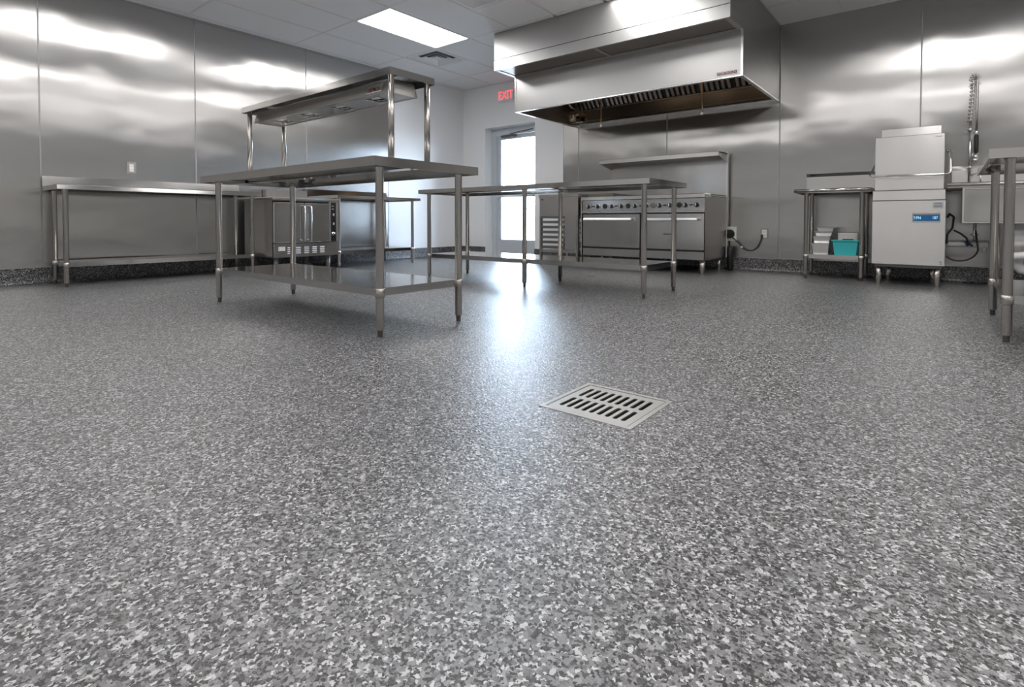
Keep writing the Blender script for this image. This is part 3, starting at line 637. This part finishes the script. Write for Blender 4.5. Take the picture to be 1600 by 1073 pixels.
# ------------------------------------------------------------------ scullery sink right of the dishwasher
SX0, SX1, SY0 = .010, 1.9, 5.95
sk = thing('scullery_sink', (.9, 6.3, 0), 'steel sink bench with rolled rim and backsplash right of the dishwasher', 'sink')
MB().box(.11, .62, 5.99, 6.45, .567, .570, 0).box(.11, .113, 5.99, 6.45, .570, .87).box(.617, .62, 5.99, 6.45, .570, .87).box(.113, .617, 5.99, 5.993, .570, .87).box(.113, .617, 6.447, 6.45, .570, .87).build('basin', 'brightsteel', sk)
MB().box(.124, .606, 5.984, 5.990, .580, .85, .003).build('basin_front', 'panelsteel', sk)
MB().box(.68, 1.2, 6.0, 6.45, .567, .570).box(.68, .683, 6.0, 6.45, .57, .87).box(1.197, 1.2, 6.0, 6.45, .57, .87).box(.68, 1.2, 6.0, 6.003, .57, .87).box(.68, 1.2, 6.447, 6.45, .57, .87).build('basin', 'steel', sk)
dk = MB().box(SX0, .112, SY0+.03, YR-.03, .868, .893).box(.618, .682, SY0+.03, YR-.03, .868, .893).box(1.198, SX1, SY0+.03, YR-.03, .868, .893).box(SX0, SX1, SY0+.005, SY0+.045, .868, .893).box(SX0, SX1, 6.445, YR-.03, .868, .893)
dk.build('drainboard', 'steel', sk)
MB().lathe([(.019, SX0), (.019, SX1)], (SY0+.012, .893), 14, 'x').build('rolled_rim', 'brightsteel', sk)
MB().box(SX0+.03, SX1, YR-.035, YR-.015, .86, 1.06).prism([(YR-.015, 1.06), (YR-.035, 1.06), (YR-.055, 1.098), (YR-.015, 1.098)], SX0+.03, SX1).build('backsplash', 'brightsteel', sk)
for (x, y) in ((.34, 6.06), (1.75, 6.06), (1.75, 6.5), (.34, 6.50)):
    MB().lathe([(.012, 0), (.013, .03), (.0205, .034), (.0205, .57 if x < 1 else .868)], (x, y), 16).build('leg', 'legsteel', sk)
# tail piece and waste pipes
MB().lathe([(.012, .567), (.012, .40)], (.205, 6.32), 12).build('tailpiece', 'chrome', sk)
MB().lathe([(.022, .47), (.026, .468), (.026, .455), (.022, .453)], (.205, 6.32), 12).build('slip_nut', 'chrome', sk)
wp = thing('waste_pipe', (.15, 6.40, .37), 'horizontal white waste pipe running right from behind the dishwasher', 'pipe')
MB().tube([(.004, 6.40, .369), (.30, 6.40, .374)], .026, 14).build('pipe_run', 'pvc', wp)
MB().lathe([(.031, .24), (.031, .30)], (6.40, .3735), 14, 'x').build('coupling', 'pvc', wp)
MB().tube([(.275, 6.40, .30), (.275, 6.40, .37)], .012, 10).build('stub', 'pvc', wp)
tr = thing('drain_trap', (.62, 6.15, 0), 'thick white ribbed drain fittings under the sink at the right edge', 'pipe')
MB().lathe([(.048, .56), (.048, .51), (.056, .508), (.056, .475), (.048, .472), (.050, .42), (.058, .418), (.058, .37), (.050, .368), (.050, .31)], (.475, 6.2), 18).build('stack_fitting', 'pvc', tr)
MB().tube([(.43, 6.10, .285), (.52, 6.10, .30), (.60, 6.12, .295), (.72, 6.15, .26)], .032, 12).build('trap_arm', 'pvc', tr)
MB().tube([(.475, 6.2, .32), (.475, 6.2, .22), (.50, 6.2, .18), (.56, 6.2, .165), (.64, 6.2, .17), (.70, 6.2, .20)], .042, 14).build('trap_bend', 'pvc', tr)
MB().tube([(.345, 6.22, .55), (.345, 6.22, .36), (.325, 6.22, .33)], [.026, .026, .016], 12).build('drain_leg', 'pvc', tr)
ho = thing('drain_hose', (.05, 6.3, .3), 'black rubber hoses looping under the sink beside the dishwasher', 'hose')
MB().tube([(.014, 6.45, .62), (.03, 6.40, .65), (.06, 6.38, .62), (.05, 6.36, .52), (.015, 6.34, .46), (.01, 6.3, .38)], .009, 8).build('supply_hose', 'rubber', ho)
pts = [(.013, 6.30, .26)]+[(.10+.13*math.cos(a), 6.28, .345+.12*math.sin(a)) for a in [math.radians(-120+i*14) for i in range(9)]]
MB().tube(pts+[(.21, 6.3, .50)], .0075, 8).build('loop_hose', 'rubber', ho)
MB().tube([(.06, 6.33, .50), (.11, 6.33, .47), (.15, 6.33, .43), (.17, 6.36, .37)], .008, 8).build('short_hose', 'rubber', ho)
tag(MB().tube([(.15, 6.365, .40), (.155, 6.362, .372), (.165, 6.362, .36)], .012, 8).tube([(.165, 6.36, .385), (.185, 6.36, .365), (.195, 6.362, .358)], .009, 8).build('cable_tie', 'navy'), 'dark blue tie wrapped around the white waste pipe', 'tie')
# ------------------------------------------------------------------ pre-rinse faucet
fc = thing('rinse_faucet', (.166, 6.50, .893), 'tall pre-rinse faucet with coiled spring and black spray handle above the sink', 'faucet')
MB().lathe([(.026, .893), (.026, .905), (.016, .925), (.013, .94)], (.166, 6.50), 14).build('base', 'chrome', fc)
MB().tube([(.166, 6.5, .90), (.165, 6.5, 1.50)], .0105, 10).build('riser', 'chrome', fc)
MB().tube([(.166, 6.5, 1.075), (.145, 6.46, 1.075)], .010, 8).lathe([(.017, 1.06), (.019, 1.075), (.017, 1.092)], (.166, 6.5), 12).build('valve_body', 'chrome', fc)
MB().tube([(.160, 6.50, 1.425), (.160, 6.63, 1.425)], .008, 8).lathe([(.016, 1.41), (.018, 1.425), (.016, 1.44)], (.165, 6.5), 12).tube([(.135, 6.5, 1.420), (.195, 6.5, 1.425)], .006, 8).build('wall_bracket', 'chrome', fc)
def path(s):           # the hose line: up from the riser, over the arch, down to the spray head
    if s < .65: k = s/.65; return Vector((.165+.012*k+.006*math.sin(k*2), 6.5, 1.49+.37*k))
    a = (s-.65)/.35*math.pi; return Vector((.177+.014-.018*math.cos(a), 6.5, 1.875+.035*math.sin(a)))
sp = []; NC = 17*10
for i in range(NC+1):
    s = i/NC; p = path(s); t = (path(min(1, s+.01))-path(max(0, s-.01))).normalized(); u = Vector((0, 1, 0)); v = t.cross(u); a = i/10*2*math.pi
    rr = .021; sp.append(p+u*rr*math.cos(a)+v*rr*math.sin(a))
MB().tube(sp, .0040, 6).build('spring', 'chrome', fc)
MB().tube([path(i/30) for i in range(31)]+[(.209, 6.5, 1.80), (.2085, 6.5, 1.6), (.208, 6.5, 1.41)], .0085, 8).build('hose', 'legsteel', fc)
MB().lathe([(.010, 1.41), (.013, 1.40), (.013, 1.375), (.010, 1.37)], (.209, 6.5), 12).build('hose_collar', 'chrome', fc)
MB().lathe([(.012, 1.375), (.017, 1.36), (.017, 1.22), (.013, 1.205)], (.209, 6.5), 14).build('grip', 'rubber', fc)
MB().tube([(.209, 6.5, 1.21), (.207, 6.49, 1.18), (.202, 6.47, 1.155)], [.014, .017, .020], 12).lathe([(.024, 1.125), (.024, 1.15)], (.200, 6.462), 12).build('spray_head', 'chrome', fc)
MB().tube([(.205, 6.48, 1.20), (.185, 6.46, 1.195), (.175, 6.455, 1.16)], .005, 6).build('trigger', 'chrome', fc)
MB().tube([(.166, 6.5, 1.0), (.24, 6.48, 1.03), (.245, 6.47, .93), (.245, 6.5, .893)], .007, 8).build('supply_loop', 'chrome', fc)

# ------------------------------------------------------------------ outlets and cord
def outlet(wall, a, z, label, m1='legsteel'):
    if wall == 'L':
        t = thing('wall_outlet', (XL, a, z), label, 'outlet')
        MB().box(XL-.001, XL+.006, a-.040, a+.040, z-.060, z+.060, .002).build('cover_plate', m1, t)
        s = MB().box(XL+.006, XL+.010, a-.018, a+.018, z-.036, z+.036, .001).build('socket', 'outlet', t)
        for dz in (-.018, .016): MB().box(XL+.010, XL+.0105, a-.008, a-.004, z+dz-.006, z+dz+.006).box(XL+.010, XL+.0105, a+.004, a+.008, z+dz-.006, z+dz+.006).build('slot', 'ink', s)
    else:
        t = thing('wall_outlet', (a, YR, z), label, 'outlet')
        MB().box(a-.040, a+.040, YR-.006, YR+.001, z-.060, z+.060, .002).build('cover_plate', m1, t)
        s = MB().box(a-.024, a+.024, YR-.010, YR-.006, z-.045, z+.045, .001).build('socket', 'outlet', t)
        for dz in (-.022, .020): MB().box(a-.012, a-.006, YR-.0106, YR-.010, z+dz-.009, z+dz+.009).box(a+.006, a+.012, YR-.0106, YR-.010, z+dz-.009, z+dz+.009).build('slot', 'ink', s)
outlet('L', 1.834, 1.112, 'small wall outlet with steel plate on the left steel wall')
outlet('B', -1.625, .437, 'white wall outlet with a black cord plugged in, right of the range', 'legsteel')
jb = thing('junction_box', (-1.985, YR, .43), 'square white outlet box on the wall directly behind the right side of the range', 'outlet')
MB().box(-2.07, -1.928, YR-.03, YR+.0, .345, .515, .006).build('box', 'pvc', jb)
MB().lathe([(.052, YR-.03), (.052, YR-.045), (.045, YR-.05)], (-1.998, .43), 18, 'y').build('receptacle', 'black', jb)
cord_pts = [(-1.995, YR-.075, .425), (-1.96, YR-.05, .385), (-1.90, YR-.03, .320), (-1.85, YR-.025, .262), (-1.80, YR-.022, .238), (-1.75, YR-.022, .240), (-1.70, YR-.022, .275), (-1.67, YR-.022, .33), (-1.652, YR-.022, .385), (-1.645, YR-.022, .415)]
cs = []
for i in range(len(cord_pts)-1):
    p0, p1, p2, p3 = [Vector(cord_pts[max(0, min(len(cord_pts)-1, i+k))]) for k in (-1, 0, 1, 2)]
    for j in range(4):
        t = j/4; cs.append(.5*((2*p1)+(-p0+p2)*t+(2*p0-5*p1+4*p2-p3)*t*t+(-p0+3*p1-3*p2+p3)*t**3))
cs.append(Vector(cord_pts[-1]))
cr = thing('power_cord', (-1.8, YR-.02, .24), 'black power cord drooping from behind the range to the wall outlet', 'cord')
MB().tube(cs, .0065, 8).build('cable', 'rubber', cr)
MB().tube([(-1.645, YR-.012, .418), (-1.645, YR-.035, .412), (-1.646, YR-.032, .39)], .012, 8).build('plug', 'rubber', cr)
MB().tube([(-1.995, YR-.045, .435), (-1.995, YR-.09, .425)], .02, 10).build('range_plug', 'rubber', cr)
MB().box(-1.876, -1.852, YR-.036, YR-.030, .268, .286).build('cord_tag', 'label', cr)
tag(MB().lathe([(.025, .05), (.034, .07), (.036, .30), (.028, .33)], (-1.978, YR-.09), 12).build('black_cylinder', 'black'), 'black canister filling the dark spot behind the range below the square outlet box', 'cylinder')  # plain black form filling the dark spot behind the range
bpy.data.objects['black_cylinder'].location.z = -.048

# ------------------------------------------------------------------ floor drain
gd = thing('floor_drain', ((DX0+DX1)/2, (DY0+DY1)/2, 0), 'square slotted steel floor drain in the speckled floor', 'drain')
e = .015
MB().box(DX0, DX1, DY0, DY0+e, -.004, .0015).box(DX0, DX1, DY1-e, DY1, -.004, .0015).box(DX0, DX0+e, DY0+e, DY1-e, -.004, .0015).box(DX1-e, DX1, DY0+e, DY1-e, -.004, .0015).box(DX0+e, DX0+e+.002, DY0+e, DY1-e, -.03, -.004).box(DX1-e-.002, DX1-e, DY0+e, DY1-e, -.03, -.004).build('frame', 'drainsteel', gd)
# grate plate: a sheet with 17 slots cut out of it
gx0, gx1, gy0, gy1 = DX0+e+.003, DX1-e-.003, DY0+e+.003, DY1-e-.003
g = bmesh.new()
rows = []
ncol = 9; pitch = (gx1-gx0-.036)/ncol; sw = pitch*.56
ylo, yhi = (gy0+.030, (gy0+gy1)/2-.011), ((gy0+gy1)/2+.011, gy1-.030)
outer = [(gx0, gy0), (gx1, gy0), (gx1, gy1), (gx0, gy1)]
ed = []
def loop(pts):
    vs = [g.verts.new((p[0], p[1], 0)) for p in pts]
    for i in range(len(vs)): ed.append(g.edges.new((vs[i], vs[(i+1) % len(vs)])))
loop(outer)
for r, (ya, yb) in enumerate((ylo, yhi)):
    for c in range(ncol):
        cx = gx0+.018+pitch*(c+.5)
        pts = []
        for k in range(7): a = math.pi+math.pi*k/6; pts.append((cx+sw/2*math.cos(a), ya+sw/2+sw/2*math.sin(a)))
        for k in range(7): a = math.pi*k/6; pts.append((cx+sw/2*math.cos(a), yb-sw/2+sw/2*math.sin(a)))
        loop(pts)
bmesh.ops.triangle_fill(g, edges=ed, use_beauty=True, use_dissolve=False)
# keep only faces outside the slots
def in_slot(p):
    for ya, yb in (ylo, yhi):
        for c in range(ncol):
            cx = gx0+.018+pitch*(c+.5)
            if abs(p.x-cx) < sw/2*.98 and ya < p.y < yb:
                yy = min(max(p.y, ya+sw/2), yb-sw/2)
                if (p.x-cx)**2+(p.y-yy)**2 < (sw/2*.99)**2: return True
    return False
bmesh.ops.delete(g, geom=[f for f in g.faces if in_slot(f.calc_center_median())], context='FACES')
bmesh.ops.recalc_face_normals(g, faces=g.faces)
ret = bmesh.ops.extrude_face_region(g, geom=g.faces[:])
for v in [x for x in ret['geom'] if isinstance(x, bmesh.types.BMVert)]: v.co.z = -.004
bmesh.ops.translate(g, verts=g.verts, vec=(0, 0, .0005)); bmesh.ops.recalc_face_normals(g, faces=g.faces)
mb = MB(); mb.b.free(); mb.b = g
mb.build('grate', 'drainsteel', gd)
MB().box(DX0+.002, DX1-.002, DY0+.002, DY1-.002, -.15, -.145).box(DX0, DX0+.002, DY0, DY1, -.15, -.005).box(DX1-.002, DX1, DY0, DY1, -.15, -.005).box(DX0, DX1, DY0, DY0+.002, -.15, -.005).box(DX0, DX1, DY1-.002, DY1, -.15, -.005).build('sump', 'foot', gd)
co = MB().lathe([(.050, .0005), (.050, .003), (.044, .0035), (.042, .002), (.010, .0022)], (-2.913, 4.934), 24).build('floor_cleanout', 'foot'); tag(co, 'small round metal cleanout cover flush in the floor before the range', 'cover')
